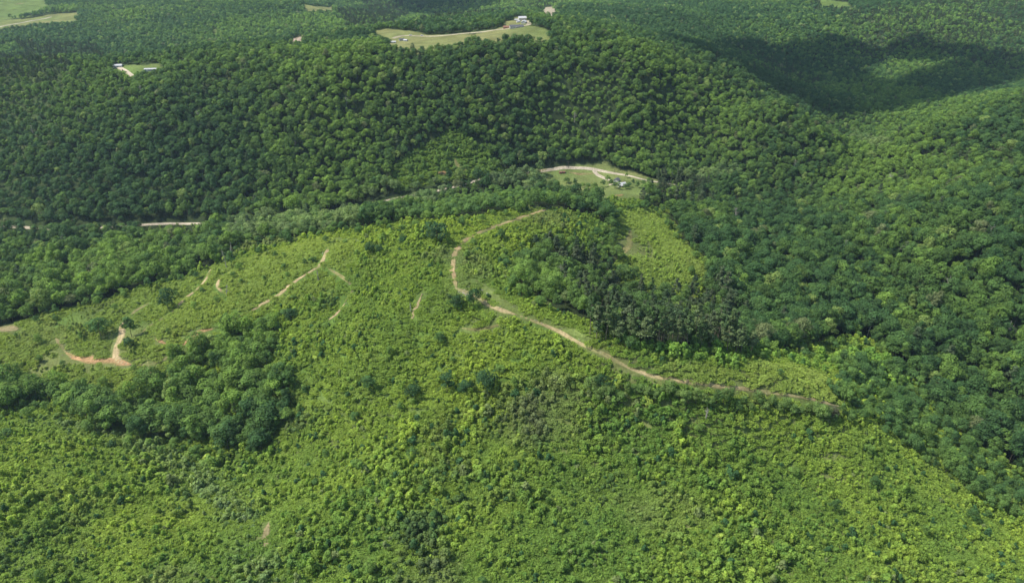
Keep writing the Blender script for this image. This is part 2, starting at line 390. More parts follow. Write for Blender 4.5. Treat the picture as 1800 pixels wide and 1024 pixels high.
# ------------------------------------------------------------------ plant meshes
def leaf_cards(Pn, Nr, size, rs, jit=.55):
    """quads at Pn facing roughly Nr"""
    n = len(Pn)
    Nv = Nr + rs.normal(0, jit, (n, 3)); Nv /= np.linalg.norm(Nv, axis=1)[:, None]
    a = rs.normal(0, 1, (n, 3)); a -= (a * Nv).sum(1)[:, None] * Nv; a /= np.linalg.norm(a, axis=1)[:, None]
    b = np.cross(Nv, a)
    s = size * rs.uniform(.6, 1.35, n)[:, None]; k = rs.uniform(.55, 1, n)[:, None]
    V = np.stack([Pn - a * s, Pn - b * s * k, Pn + a * s + Nv * s * .25, Pn + b * s * k], 1).reshape(-1, 3)
    return V, np.arange(4 * n).reshape(n, 4)
def tube(p0, p1, r0, r1, seg=6):
    p0 = np.array(p0, float); p1 = np.array(p1, float); d = p1 - p0; d /= np.linalg.norm(d)
    a = np.cross(d, [0, 0, 1.]) if abs(d[2]) < .9 else np.cross(d, [1., 0, 0]); a /= np.linalg.norm(a); b = np.cross(d, a)
    an = np.linspace(0, 2 * math.pi, seg, endpoint=False)
    rg = lambda c, r: c + r * (np.cos(an)[:, None] * a + np.sin(an)[:, None] * b)
    V = np.r_[rg(p0, r0), rg(p1, r1)]
    F_ = np.array([[i, (i + 1) % seg, seg + (i + 1) % seg, seg + i] for i in range(seg)])
    return V, F_
def merge(parts):
    V = []; F_ = []; o = 0
    for v, f in parts: V.append(v); F_.append(f + o); o += len(v)
    return np.concatenate(V), np.concatenate(F_)
def limb_tree(rs, H, r, crown_z, spread, nl=7, twigs=False, pieces=4):
    parts = []; p = np.array([0, 0, -.6]); pts = [p]
    for k in range(pieces):
        q = np.array([rs.normal(0, .02 * H) * (k > 0), rs.normal(0, .02 * H) * (k > 0), H * (k + 1) / pieces]); parts.append(tube(pts[-1], q, r * (1 - k / pieces * .75), r * (1 - (k + 1) / pieces * .75))); pts.append(q)
    for i in range(nl):
        z = rs.uniform(crown_z, H * .92); an = i * 2.4 + rs.uniform(0, .8); L = spread * rs.uniform(.6, 1) * (1 - .5 * (z - crown_z) / max(H - crown_z, 1))
        b = np.array([0, 0, z]); m_ = b + np.array([math.cos(an), math.sin(an), .55]) * L * .55; e = m_ + np.array([math.cos(an + .3), math.sin(an + .3), .9]) * L * .45
        parts.append(tube(b, m_, r * .38, r * .22, 4)); parts.append(tube(m_, e, r * .22, r * .07, 4))
        if twigs:
            for _ in range(4):
                t = rs.uniform(.2, 1); s0 = b + (m_ - b) * t; parts.append(tube(s0, s0 + np.array([rs.normal(0, .5), rs.normal(0, .5), rs.uniform(.3, 1)]) * L * .4, r * .14, r * .04, 3))
    return merge(parts)
def broadleaf(seed, Rc=6., H=18., nl=22, n=1900, size=.42, low=.28):
    rs = np.random.default_rng(seed)
    cz = H * (.5 + low * .5); rz = H * (1 - low) * .5
    cen = []; rad = []
    for i in range(nl):
        ph = i * 2.39996 + rs.uniform(-.5, .5); u = rs.uniform(-.75, 1); h = math.sqrt(max(0, 1 - u * u)); k = rs.uniform(.35, .98)
        cen.append([math.cos(ph) * h * Rc * k, math.sin(ph) * h * Rc * k, cz + u * rz * .72]); rad.append(Rc * rs.uniform(.17, .43))
    cen.append([0, 0, cz + rz * .35]); rad.append(Rc * .5)
    cen = np.array(cen); rad = np.array(rad); w = rad ** 2; w /= w.sum()
    li = rs.choice(len(rad), n, p=w)
    d = rs.normal(0, 1, (n, 3)); d[:, 2] += .35; d /= np.linalg.norm(d, axis=1)[:, None]
    Pn = cen[li] + d * rad[li][:, None] * rs.uniform(.75, 1.12, n)[:, None] * np.array([1, 1, .85])
    dd = np.linalg.norm(Pn[:, None] - cen[None], axis=2) / rad[None]; dd[np.arange(n), li] = 9
    keep = dd.min(1) > .72
    Pn, d, li = Pn[keep], d[keep], li[keep]
    out = Pn - np.array([0, 0, cz - rz * .3]); out /= np.linalg.norm(out, axis=1)[:, None]
    V, F_ = leaf_cards(Pn, d * .85 + out * .3 + np.array([0, 0, .3]), size, rs, .34)
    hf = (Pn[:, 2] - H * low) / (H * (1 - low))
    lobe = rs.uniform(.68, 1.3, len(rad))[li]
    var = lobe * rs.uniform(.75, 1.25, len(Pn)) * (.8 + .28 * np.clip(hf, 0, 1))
    return V, F_, var, limb_tree(rs, H * .8, Rc * .045, H * .35, Rc * .7)
def pine(seed, Rc=3.2, H=20., n=1900, size=.42):
    rs = np.random.default_rng(seed); Pn = []; Nr = []; vv = []
    for k in range(26):
        z = H * rs.uniform(.5, .98); t = (z / H - .5) / .48; L = Rc * (1.05 - .75 * t) * rs.uniform(.6, 1.1); an = rs.uniform(0, 6.28)
        c = np.array([math.cos(an) * L * .65, math.sin(an) * L * .65, z]); m_ = n // 26
        d = rs.normal(0, 1, (m_, 3)); d[:, 2] += .3; d /= np.linalg.norm(d, axis=1)[:, None]
        Pn.append(c + d * np.array([1, 1, .55]) * L * .5 * rs.uniform(.6, 1.1, (m_, 1))); Nr.append(d); vv.append(np.full(m_, rs.uniform(.75, 1.2)))
    Pn = np.concatenate(Pn); Nr = np.concatenate(Nr); vv = np.concatenate(vv)
    V, F_ = leaf_cards(Pn, Nr, size, rs, .6)
    return V, F_, vv * rs.uniform(.7, 1.3, len(vv)), limb_tree(rs, H * .97, .24, H * .42, Rc * .6, 8)
def sapling(seed, Rc=1.5, H=3.4, n=300, size=.22):
    rs = np.random.default_rng(seed); nl = 7; cen = []; rad = []
    for i in range(nl):
        t = (i + .5) / nl; an = rs.uniform(0, 6.28); k = Rc * (1 - t * .75) * rs.uniform(.3, .75)
        cen.append([math.cos(an) * k, math.sin(an) * k, H * (.18 + .72 * t)]); rad.append(Rc * (.62 - .3 * t) * rs.uniform(.8, 1.2))
    cen = np.array(cen); rad = np.array(rad); li = rs.integers(0, nl, n)
    d = rs.normal(0, 1, (n, 3)); d[:, 2] += .4; d /= np.linalg.norm(d, axis=1)[:, None]
    Pn = cen[li] + d * rad[li][:, None] * rs.uniform(.7, 1.15, n)[:, None]
    Pn[:, 2] = np.maximum(Pn[:, 2], .05)
    V, F_ = leaf_cards(Pn, d + np.array([0, 0, .35]), size, rs, .4)
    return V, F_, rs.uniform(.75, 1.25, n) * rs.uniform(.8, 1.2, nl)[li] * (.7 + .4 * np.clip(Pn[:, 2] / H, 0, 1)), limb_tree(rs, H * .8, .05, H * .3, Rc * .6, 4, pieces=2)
KINDS = {}
protocol = bpy.data.collections
def register(kind, gens, mleaf, mbark):
    pc = bpy.data.collections.new(kind + '_shapes'); lst = []
    for i, (V, F_, var, tr) in enumerate(gens):
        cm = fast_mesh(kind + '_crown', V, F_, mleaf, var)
        tm = fast_mesh(kind + '_trunk', tr[0], tr[1], mbark, None, True)
        # joined shape for the uncountable rest
        V2, F2 = merge([(V, F_), tr])
        jm = fast_mesh(kind, V2, F2, mleaf, np.r_[var, np.ones(len(tr[1]))]); jm.materials.append(mbark)
        jm.polygons.foreach_set('material_index', np.r_[np.zeros(len(F_)), np.ones(len(tr[1]))].astype(np.int32))
        jo = bpy.data.objects.new('%s_%02d' % (kind, i), jm); pc.objects.link(jo)
        lst.append((cm, tm))
    KINDS[kind] = (pc, lst)
gens = []
for i in range(9):
    Rc = [6.2, 5.6, 6.8, 5.0, 6.0, 5.4, 6.6, 4.8, 5.8][i]; Hh = [18, 17, 18.5, 17, 15.5, 19, 16.5, 18, 14.5][i]
    gens.append(broadleaf(100 + i, Rc, Hh, [22, 18, 26, 16, 24, 20, 28, 15, 18][i], int(1900 * (Rc / 6) ** 2), .42, [.26, .3, .22, .3, .2, .32, .24, .3, .2][i]))
register('broadleaf_tree', gens, M_LEAF, M_BARK)
register('pine_tree', [pine(200 + i, [4.0, 3.6, 4.4, 3.8][i], [20, 21, 19, 22][i]) for i in range(4)], M_NEED, M_PBARK)
def brush(seed, Rr=3.0, n=620, size=.24):
    rs = np.random.default_rng(seed); a = rs.uniform(0, 6.28, n); r = Rr * np.sqrt(rs.random(n)) * (1 + .2 * np.sin(a * 3 + seed))
    x = r * np.cos(a); y = r * np.sin(a); h = .55 + .45 * vnoise(x, y, 1.1, seed) + .2 * vnoise(x, y, .5, seed + 3)
    z = np.maximum(.05, h * (1 - (r / Rr) ** 4 * .6)) * rs.uniform(.5, 1.1, n)
    V, F_ = leaf_cards(np.c_[x, y, z], np.tile([-.25, -.1, 1.], (n, 1)), size, rs, .5)
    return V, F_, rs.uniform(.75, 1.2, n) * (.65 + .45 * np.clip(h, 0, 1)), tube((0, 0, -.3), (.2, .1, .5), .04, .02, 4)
register('low_brush', [brush(400 + i) for i in range(4)], M_YOUNG, M_BARK)
register('sapling', [sapling(300 + i, [1.25, 1.6, .9, 1.4, 1.1, 1.8][i], [2.6, 2.1, 3.0, 1.8, 2.4, 2.5][i]) for i in range(6)], M_YOUNG, M_BARK)

# ------------------------------------------------------------------ scatter
def jgrid(x0, x1, y0, y1, s, jit=.42, seed=1):
    rs = np.random.default_rng(seed)
    X, Y = np.meshgrid(np.arange(x0, x1, s), np.arange(y0, y1, s)); X = X.astype(float); X[::2] += s / 2
    X = X.ravel() + rs.uniform(-jit, jit, X.size) * s; Y = Y.ravel() + rs.uniform(-jit, jit, Y.size) * s
    k = np.abs(X) < .80 * Y + 110
    return X[k], Y[k]
gravel = [ln for ln, w, kd, c in TRACKS if kd == 'gravel_road']
def near_tracks(x, y, extra, which=None):
    m = np.zeros(len(x), bool)
    for ln, w, kd, c in TRACKS:
        if which and kd not in which: continue
        lo = ln.min(0) - 15; hi = ln.max(0) + 15
        s = np.where((x > lo[0]) & (x < hi[0]) & (y > lo[1]) & (y < hi[1]))[0]
        if len(s): m[s[dist_line(x[s], y[s], ln[::2] if len(ln) > 6 else ln) < w / 2 + extra]] = True
    return m
def anyin(x, y, lst):
    m = np.zeros(len(x), bool)
    for pg in lst: m |= inside(x, y, pg)
    return m

# forest
fx = []; fy = []
for a, b, s, sd in ((60, 560, 4.9, 1), (560, 1250, 3.6, 2), (1250, 2100, 4.6, 3)):
    X, Y = jgrid(-2200, 2200, a, b, s, .45, sd); fx.append(X); fy.append(Y)
fx = np.concatenate(fx); fy = np.concatenate(fy)
clear = inside(fx, fy, CLEAR); grove = inside(fx, fy, GROVE) | inside(fx, fy, GROVE2)
keep = (~clear | grove) & ~anyin(fx, fy, FIELDS + [SIDE, SIDEGAP]) & ~near_tracks(fx, fy, 3.2, ('gravel_road',))
thin = inside(fx, fy, THIN) | inside(fx, fy, THIN2)
BEH = poly([(880,400),(1060,400),(1090,450),(1240,500),(1320,612),(1200,606),(1040,588),(960,540),(905,500)])
keep &= ~(inside(fx, fy, THIN) & (rng.random(len(fx)) < .62))
keep &= rng.random(len(fx)) > .03
fx, fy, grove, thin = fx[keep], fy[keep], grove[keep], thin[keep]
n = len(fx)
fz = Ht(fx, fy)
pz = anyin(fx, fy, PINEZ); pn = fbm(fx, fy, 190, 71, 3)
ispine = (pz & (rng.random(n) < .62)) | (~pz & ~grove & (pn > .42) & (rng.random(n) < .35) ) | (~grove & (rng.random(n) < .012))
pale = anyin(fx, fy, PALE)
lowr = inside(fx, fy, LOWROAD) | inside(fx, fy, LOWROAD2); mid = inside(fx, fy, MID2)
scl = .67 * (1 - .47 * np.clip((np.hypot(fx, fy) - 430) / 330, 0, 1)) * (1 + .15 * np.clip((fy - 1300) / 300, 0, 1)) * (.55 + .75 * rng.random(n) ** .9) * (1 + .14 * fbm(fx, fy, 120, 75, 2))
scl = np.where(lowr, scl * .28, scl); scl = np.where(thin, scl * .62, scl); scl = np.where(mid, scl * .62, scl); beh = inside(fx, fy, BEH); scl = np.where(beh, scl * .82, scl)
# shorter trees just in front of open fields
scl = np.clip(scl, .2, 1.4)
def mixc(a, b, t): return np.array(a)[None] * (1 - t[:, None]) + np.array(b)[None] * t[:, None]
def forest_tint(x, y, r):
    n = len(x)
    base = np.array([.040, .088, .026])
    t = np.clip(.30 + .85 * fbm(x, y, 110, 81, 3) + r.normal(0, .26, n), 0, 1)
    c = mixc((.030, .066, .021), (.090, .148, .026), t)
    dk = r.random(n) < .06; c[dk] *= .8
    yl = r.random(n) < .03; c[yl] = np.array([.105, .150, .040])
    br = r.random(n) < .012; c[br] = np.array([.080, .100, .042])
    return c
tint = forest_tint(fx, fy, rng)
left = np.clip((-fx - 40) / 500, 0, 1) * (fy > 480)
tint *= (1 + .35 * np.clip((np.hypot(fx, fy) - 600) / 500, 0, 1))[:, None]; tint[:, 2] *= 1 + .25 * np.clip((np.hypot(fx, fy) - 500) / 700, 0, 1)  # distance haze put into the tint: far crowns paler and bluer
tint[pale] = tint[pale] * .45 + mixc((.13, .165, .075), (.08, .13, .045), rng.random(pale.sum())) * .55; 
tint[thin] = mixc((.10, .16, .03), (.06, .11, .03), rng.random(thin.sum()))
tint[mid] = mixc((.09, .15, .03), (.045, .09, .028), rng.random(mid.sum()))
tint[beh] = tint[beh] * .6 + np.array([.075, .125, .03]) * .4
tint[lowr] = np.array([.10, .15, .035])
ptint = mixc((.044, .078, .034), (.068, .090, .046), rng.random(n)); tint[ispine] = ptint[ispine]
zx = pz & ~ispine; tint[zx] = tint[zx] * .9
kindid = np.where(ispine, 1, 0)

# half grown trees standing inside the regrowth, right hand edge
mx_, my_ = jgrid(-700, 900, 100, 800, 5.0, .48, 5)
k = inside(mx_, my_, MID) & ~near_tracks(mx_, my_, 3)
mx_, my_ = mx_[k], my_[k]
# scattered half grown trees
sx_, sy_ = jgrid(-700, 700, 110, 700, 16.0, .48, 6)
k = inside(sx_, sy_, CLEAR) & ~inside(sx_, sy_, GROVE) & ~near_tracks(sx_, sy_, 4) & (fbm(sx_, sy_, 90, 88, 2) + rng.normal(0, .28, len(sx_)) > .28)
sx_, sy_ = sx_[k], sy_[k]
def addtrees(x, y, s, c):
    global fx, fy, fz, scl, tint, kindid, grove, zone
    fx = np.r_[fx, x]; fy = np.r_[fy, y]; fz = np.r_[fz, Ht(x, y)]; scl = np.r_[scl, s]; tint = np.r_[tint, c]; kindid = np.r_[kindid, np.zeros(len(x), int)]
zone = np.where(grove, 1, 0)
zone = np.r_[zone, np.full(len(mx_), 2), np.full(len(sx_), 3)]
addtrees(mx_, my_, rng.uniform(.22, .52, len(mx_)), mixc((.075, .13, .03), (.034, .074, .024), rng.random(len(mx_))))
addtrees(sx_, sy_, rng.uniform(.2, .36, len(sx_)), mixc((.10, .16, .032), (.035, .075, .022), rng.random(len(sx_))))
# the row of low dark trees below the track, right
row = []
for t in np.linspace(0, 1, 38):
    px = 1040 + t * 450; py = 692 + 52 * t + rng.uniform(-8, 12) - 8 * math.sin(t * 3); row.append(at(px, py))
row = np.array(row)
zone = np.r_[zone, np.full(len(row), 4)]
addtrees(row[:, 0], row[:, 1], rng.uniform(.24, .42, len(row)), mixc((.05, .095, .026), (.085, .13, .035), rng.random(len(row))))
# shrubby fringe where tall wood meets the regrowth
qx, qy = jgrid(-800, 900, 100, 800, 4.6, .5, 17)
cl = np.r_[CLEAR, CLEAR[:1]]; gl = np.r_[GROVE, GROVE[:1]]; gl2 = np.r_[GROVE2, GROVE2[:1]]; sl = np.r_[SIDE, SIDE[:1]]
dm = np.minimum(np.minimum(dist_line(qx, qy, cl), dist_line(qx, qy, gl)), np.minimum(dist_line(qx, qy, gl2), dist_line(qx, qy, sl)))
k = (dm < 4 + 9 * rng.random(len(qx)) ** 2) & (inside(qx, qy, CLEAR) | inside(qx, qy, SIDE)) & ~near_tracks(qx, qy, 5) & (rng.random(len(qx)) < .62)
qx, qy = qx[k], qy[k]
zone = np.r_[zone, np.full(len(qx), 3)]
addtrees(qx, qy, rng.uniform(.16, .42, len(qx)), mixc((.10, .16, .032), (.04, .085, .026), rng.random(len(qx))))
# the front row of tall slim pines behind the ridge track
PR = resample([at(a, b) for a, b in ((1034,592),(1080,600),(1130,606),(1200,612),(1260,617),(1312,622))], 2.6)
PR = PR + rng.normal(0, 1.0, PR.shape); PR = np.r_[PR, PR[::2] + np.array([0, 4.]) + rng.normal(0, 1.2, PR[::2].shape)]
zone = np.r_[zone, np.full(len(PR), 6)]
addtrees(PR[:, 0], PR[:, 1], rng.uniform(.55, .82, len(PR)), mixc((.056, .098, .034), (.085, .115, .048), rng.random(len(PR))))
kindid[-len(PR):] = 1
# named single trees of the clear-cut: pixel of the foot, scale, tint, label
DG = (.026, .062, .022); MG = (.045, .095, .026); LG = (.10, .17, .03)
LONE = [
 (296,543,.62,DG,'dark leafy tree alone on the left clearing, its shadow on the brown skid trail'),
 (178,592,.72,MG,'broad green tree in the left clearing just left of the curved skid trail'),
 (232,592,.60,MG,'slender green tree just right of the curved skid trail on the left clearing'),
 (228,612,.45,DG,'small dark tree low down beside the curved skid trail, right side'),
 (768,428,.85,DG,'largest dark tree standing on the ridge left of the bend of the dirt track'),
 (652,447,.42,DG,'narrow dark tree on the ridge, left one of a close pair'),
 (668,450,.42,DG,'narrow dark tree on the ridge, right one of a close pair'),
 (833,541,.45,DG,'small dark tree beside the pale stony bend of the dirt track'),
 (803,545,.42,DG,'low dark tree just below the stony corner of the dirt track'),
 (786,690,.50,DG,'tall narrow dark tree in mid regrowth, leftmost of three below the ridge'),
 (818,694,.45,DG,'dark tree in mid regrowth, middle one of three below the ridge'),
 (855,690,.60,DG,'bushy dark tree in mid regrowth, rightmost of three below the ridge'),
 (726,700,.40,DG,'small dark tree in the regrowth left of the three narrow ones'),
 (650,690,.42,MG,'small rounded green tree in the regrowth right of the ravine grove'),
 (918,488,.30,(.20,.055,.045),'small tree with pinkish red leaves among green ones inside the track loop'),
 (1575,722,.55,MG,'rounded green tree standing beyond the right end of the ridge track'),
 (1462,735,.40,(.07,.075,.045),'small grey brown tree at the right end of the ridge track'),
 (512,560,.36,DG,'small dark tree on the slope right of the ravine grove top'),
 (1057,690,.40,DG,'small dark tree just below the ridge track, left end of the dark row'),
 (408,470,.50,MG,'green tree at the forest corner beside the bare white snags'),
 (640,402,.70,MG,'large green tree at the upper edge of the ridge clearing'),
 (505,430,.50,MG,'green tree at the top edge of the clearing above the straight skid trail'),
]
LL = np.array([at(a[0], a[1]) for a in LONE]); li0 = len(fx)
zone = np.r_[zone, np.full(len(LL), 9)]
addtrees(LL[:, 0], LL[:, 1], np.array([a[2] for a in LONE]) * 1.15, np.array([a[3] for a in LONE]) * .85)

# saplings of the clear-cut
YARD = [(1080,331,.30),(1086,333,.34),(1100,332,.30),(1106,329,.26),(1074,326,.36),(1068,322,.30),(1101,313,.22),(1112,326,.25),(1120,330,.3),(1060,330,.35),(1046,333,.35),(1034,332,.32),(1130,326,.3),(1140,324,.34),(1024,330,.3),(1010,328,.34),(996,322,.36)]
YY = np.array([at(a[0], a[1]) for a in YARD])
zone = np.r_[zone, np.full(len(YY), 5)]
addtrees(YY[:, 0], YY[:, 1], np.array([a[2] for a in YARD]) * 1.1, mixc(DG, (.085, .14, .03), rng.random(len(YY))))
ax, ay = jgrid(-900, 950, 70, 900, 1.75, .5, 11)
cc_ = inside(ax, ay, CLEAR) | inside(ax, ay, SIDE) | inside(ax, ay, SIDEGAP) | inside(ax, ay, THIN)
gv = inside(ax, ay, GROVE)
bare = fbm(ax, ay, 42, 91, 3); dist = np.hypot(ax, ay)
LEFTC = poly([(-20,570),(130,535),(330,485),(560,420),(640,420),(600,520),(440,560),(370,590),(300,640),(200,700),(0,680)])
TRK = poly([(1120,630),(1300,640),(1420,650),(1480,690),(1480,725),(1300,690),(1160,668)])
lc = inside(ax, ay, LEFTC); tk = inside(ax, ay, TRK)
k = cc_ & ~((fbm(ax, ay, 8, 143, 2) > .12) & (rng.random(len(ax)) < .55)) & ~(gv & (rng.random(len(ax)) < .5)) & ~near_tracks(ax, ay, .7) & ~(inside(ax, ay, FIELD))
k &= ~((bare > .25) & (rng.random(len(ax)) < .2)) & ~(lc & (rng.random(len(ax)) < .45)) & ~(tk & (rng.random(len(ax)) < .6)) & ~(inside(ax, ay, SIDE) & (rng.random(len(ax)) < .4)) & ~(near_tracks(ax, ay, 1.7, ('dirt_track', 'grass_lane')) & (rng.random(len(ax)) < .75))
k &= np.abs(ax) < .76 * ay + 60
ax, ay, lc, tk, bare = ax[k], ay[k], lc[k], tk[k], bare[k]
az = Ht(ax, ay); m = len(ax)
asz = (.38 + 1.0 * rng.random(m) ** 2) * (1 + .3 * fbm(ax, ay, 50, 95, 2)); asz *= 1 + .5 * fbm(ax, ay, 11, 141, 2); asz[lc] *= .72; asz[tk] *= .6; asz[inside(ax, ay, SIDE)] *= .8; asz = np.where(near_tracks(ax, ay, 3.4), asz * .6, asz)
BRI = poly([(1040,590),(1200,606),(1320,616),(1555,612),(1620,690),(1560,720),(1480,660),(1300,640),(1150,620)])
bri = inside(ax, ay, BRI); asz[bri] *= 1.35
t1 = np.clip(.5 + .62 * fbm(ax, ay, 75, 97, 4) + rng.normal(0, .13, m) + .35 * fbm(ax, ay, 9, 96, 2), 0, 1)
at_ = mixc((.066, .120, .023), (.160, .212, .029), t1)
t2 = np.clip(fbm(ax, ay, 38, 99, 3) * 2.2 - .45 + rng.normal(0, .12, m), 0, 1)[:, None] * .8
at_ = at_ * (1 - t2) + np.array([.105, .13, .045]) * t2
dkp = np.clip(fbm(ax, ay, 30, 103, 3) * 2.6 - .75 + rng.normal(0, .15, m), 0, 1)[:, None]
at_ = at_ * (1 - dkp * .42); at_[:, 2] += .01 * dkp[:, 0]
s = rng.random(m); at_[s < .012] = (.16, .21, .04); at_[(s > .04) & (s < .055)] = (.095, .125, .045); at_[(s > .065) & (s < .12)] = (.03, .07, .024)
at_[lc] = at_[lc] * .6 + np.array([.155, .185, .04]) * .4
at_[tk] = at_[tk] * .5 + np.array([.14, .15, .05]) * .5
sd_ = inside(ax, ay, SIDE) | inside(ax, ay, THIN); at_[sd_] = at_[sd_] * .4 + np.where(inside(ax, ay, SIDE)[:, None], np.array([.165, .225, .042]), np.array([.095, .155, .036]))[sd_] * .6
DRAW = poly([(80,745),(200,765),(290,800),(400,880),(440,950),(470,1040)])
dr = np.clip(1.2 - dist_line(ax, ay, DRAW) / 9, 0, 1)[:, None] * .6; at_ = at_ * (1 - dr) + np.array([.105, .145, .065]) * dr
at_[bri] = at_[bri] * .5 + np.array([.085, .165, .03]) * .5

# low continuous brush under and between the saplings
bx_, by_ = jgrid(-900, 950, 70, 760, 2.9, .5, 15)
k = (inside(bx_, by_, CLEAR) | inside(bx_, by_, SIDE) | inside(bx_, by_, SIDEGAP) | inside(bx_, by_, THIN)) & ~inside(bx_, by_, FIELD) & ~near_tracks(bx_, by_, .7) & (np.abs(bx_) < .76 * by_ + 60)
gb = fbm(bx_, by_, 26, 131, 3)
k &= ~((gb > .30) & inside(bx_, by_, LEFTC)) & ~((gb > .45) & inside(bx_, by_, SIDE))
bx_, by_ = bx_[k], by_[k]; bm_ = len(bx_); bz_ = Ht(bx_, by_)
t4 = np.clip(.5 + .62 * fbm(bx_, by_, 75, 97, 4) + .3 * fbm(bx_, by_, 14, 133, 2), 0, 1)
bt_ = mixc((.074, .130, .025), (.160, .212, .031), t4)
t5 = np.clip(fbm(bx_, by_, 38, 99, 3) * 2.2 - .45, 0, 1)[:, None] * .7
bt_ = bt_ * (1 - t5) + np.array([.11, .145, .05]) * t5
lb = inside(bx_, by_, LEFTC) | inside(bx_, by_, TRK) | inside(bx_, by_, SIDE); bt_[lb] = bt_[lb] * .5 + np.array([.15, .195, .045]) * .5

# ------------------------------------------------------------------ build scatter
def gn_group(coll):
    g = bpy.data.node_groups.new('scatter_' + coll.name, 'GeometryNodeTree')
    g.interface.new_socket(name='Geometry', in_out='INPUT', socket_type='NodeSocketGeometry'); g.interface.new_socket(name='Geometry', in_out='OUTPUT', socket_type='NodeSocketGeometry')
    i = g.nodes.new('NodeGroupInput'); o = g.nodes.new('NodeGroupOutput'); ip = g.nodes.new('GeometryNodeInstanceOnPoints')
    ci = g.nodes.new('GeometryNodeCollectionInfo'); ci.inputs['Collection'].default_value = coll; ci.inputs['Separate Children'].default_value = True; ci.inputs['Reset Children'].default_value = True
    def na(nm, ty):
        q = g.nodes.new('GeometryNodeInputNamedAttribute'); q.data_type = ty; q.inputs['Name'].default_value = nm
        return [s for s in q.outputs if s.enabled and s.name == 'Attribute'][0]
    g.links.new(i.outputs[0], ip.inputs['Points']); g.links.new(ci.outputs[0], ip.inputs['Instance']); ip.inputs['Pick Instance'].default_value = True
    g.links.new(na('idx', 'INT'), ip.inputs['Instance Index']); 
    e = g.nodes.new('FunctionNodeEulerToRotation'); g.links.new(na('rot', 'FLOAT_VECTOR'), e.inputs[0]); g.links.new(e.outputs[0], ip.inputs['Rotation'])
    g.links.new(na('scl', 'FLOAT_VECTOR'), ip.inputs['Scale']); g.links.new(ip.outputs[0], o.inputs[0])
    return g
def points_obj(name, kind, P3, ii, rot, sc, tn, label, cat):
    me = bpy.data.meshes.new(name); n = len(P3); me.vertices.add(n); me.vertices.foreach_set('co', P3.astype(np.float32).ravel())
    a = me.attributes.new('idx', 'INT', 'POINT'); a.data.foreach_set('value', ii.astype(np.int32))
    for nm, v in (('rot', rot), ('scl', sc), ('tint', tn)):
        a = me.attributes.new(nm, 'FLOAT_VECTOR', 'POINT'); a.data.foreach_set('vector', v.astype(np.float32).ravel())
    o = bpy.data.objects.new(name, me); col.objects.link(o)
    md = o.modifiers.new('scatter', 'NODES'); md.node_group = gn_group(KINDS[kind][0])
    tag(o, label, cat, kind='stuff'); return o
def place_one(kind, i, p, rz, sc, tn, label, cat, group=None):
    cm, tm = KINDS[kind][1][i]
    r = empty(kind, p, rz); r.scale = sc; tag(r, label, cat, group)
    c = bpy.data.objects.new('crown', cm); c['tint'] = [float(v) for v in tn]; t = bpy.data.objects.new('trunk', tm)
    for o in (c, t): o.parent = r; col.objects.link(o)
    return r

def pick(x, y, z, top, n):
    u, v, d = proj(x, y, z + top * .7)
    ok = (d > 0) & (u > 4) & (u < 1796) & (v > 4) & (v < 1020)
    s = np.where(ok)[0]; s = s[np.argsort(d[s])][:n]
    m = np.zeros(len(x), bool); m[s] = True; return m, u, v
def shade(c):
    g = c[1]; yel = c[0] / max(c[1], 1e-4)
    if yel > .86: return 'brownish'
    if yel > .66 and g > .13: return 'yellow green'
    if g < .09: return 'dark green'
    return 'mid green'
nB = len(KINDS['broadleaf_tree'][1])
ti_ = rng.integers(0, nB, len(fx)); tr_ = np.c_[rng.normal(0, .04, len(fx)), rng.normal(0, .04, len(fx)), rng.uniform(0, 6.28, len(fx))]
ts_ = np.c_[scl * rng.uniform(.85, 1.3, len(fx)), scl * rng.uniform(.85, 1.3, len(fx)), scl * rng.uniform(.8, 1.2, len(fx))]
P3 = np.c_[fx, fy, fz - .1]
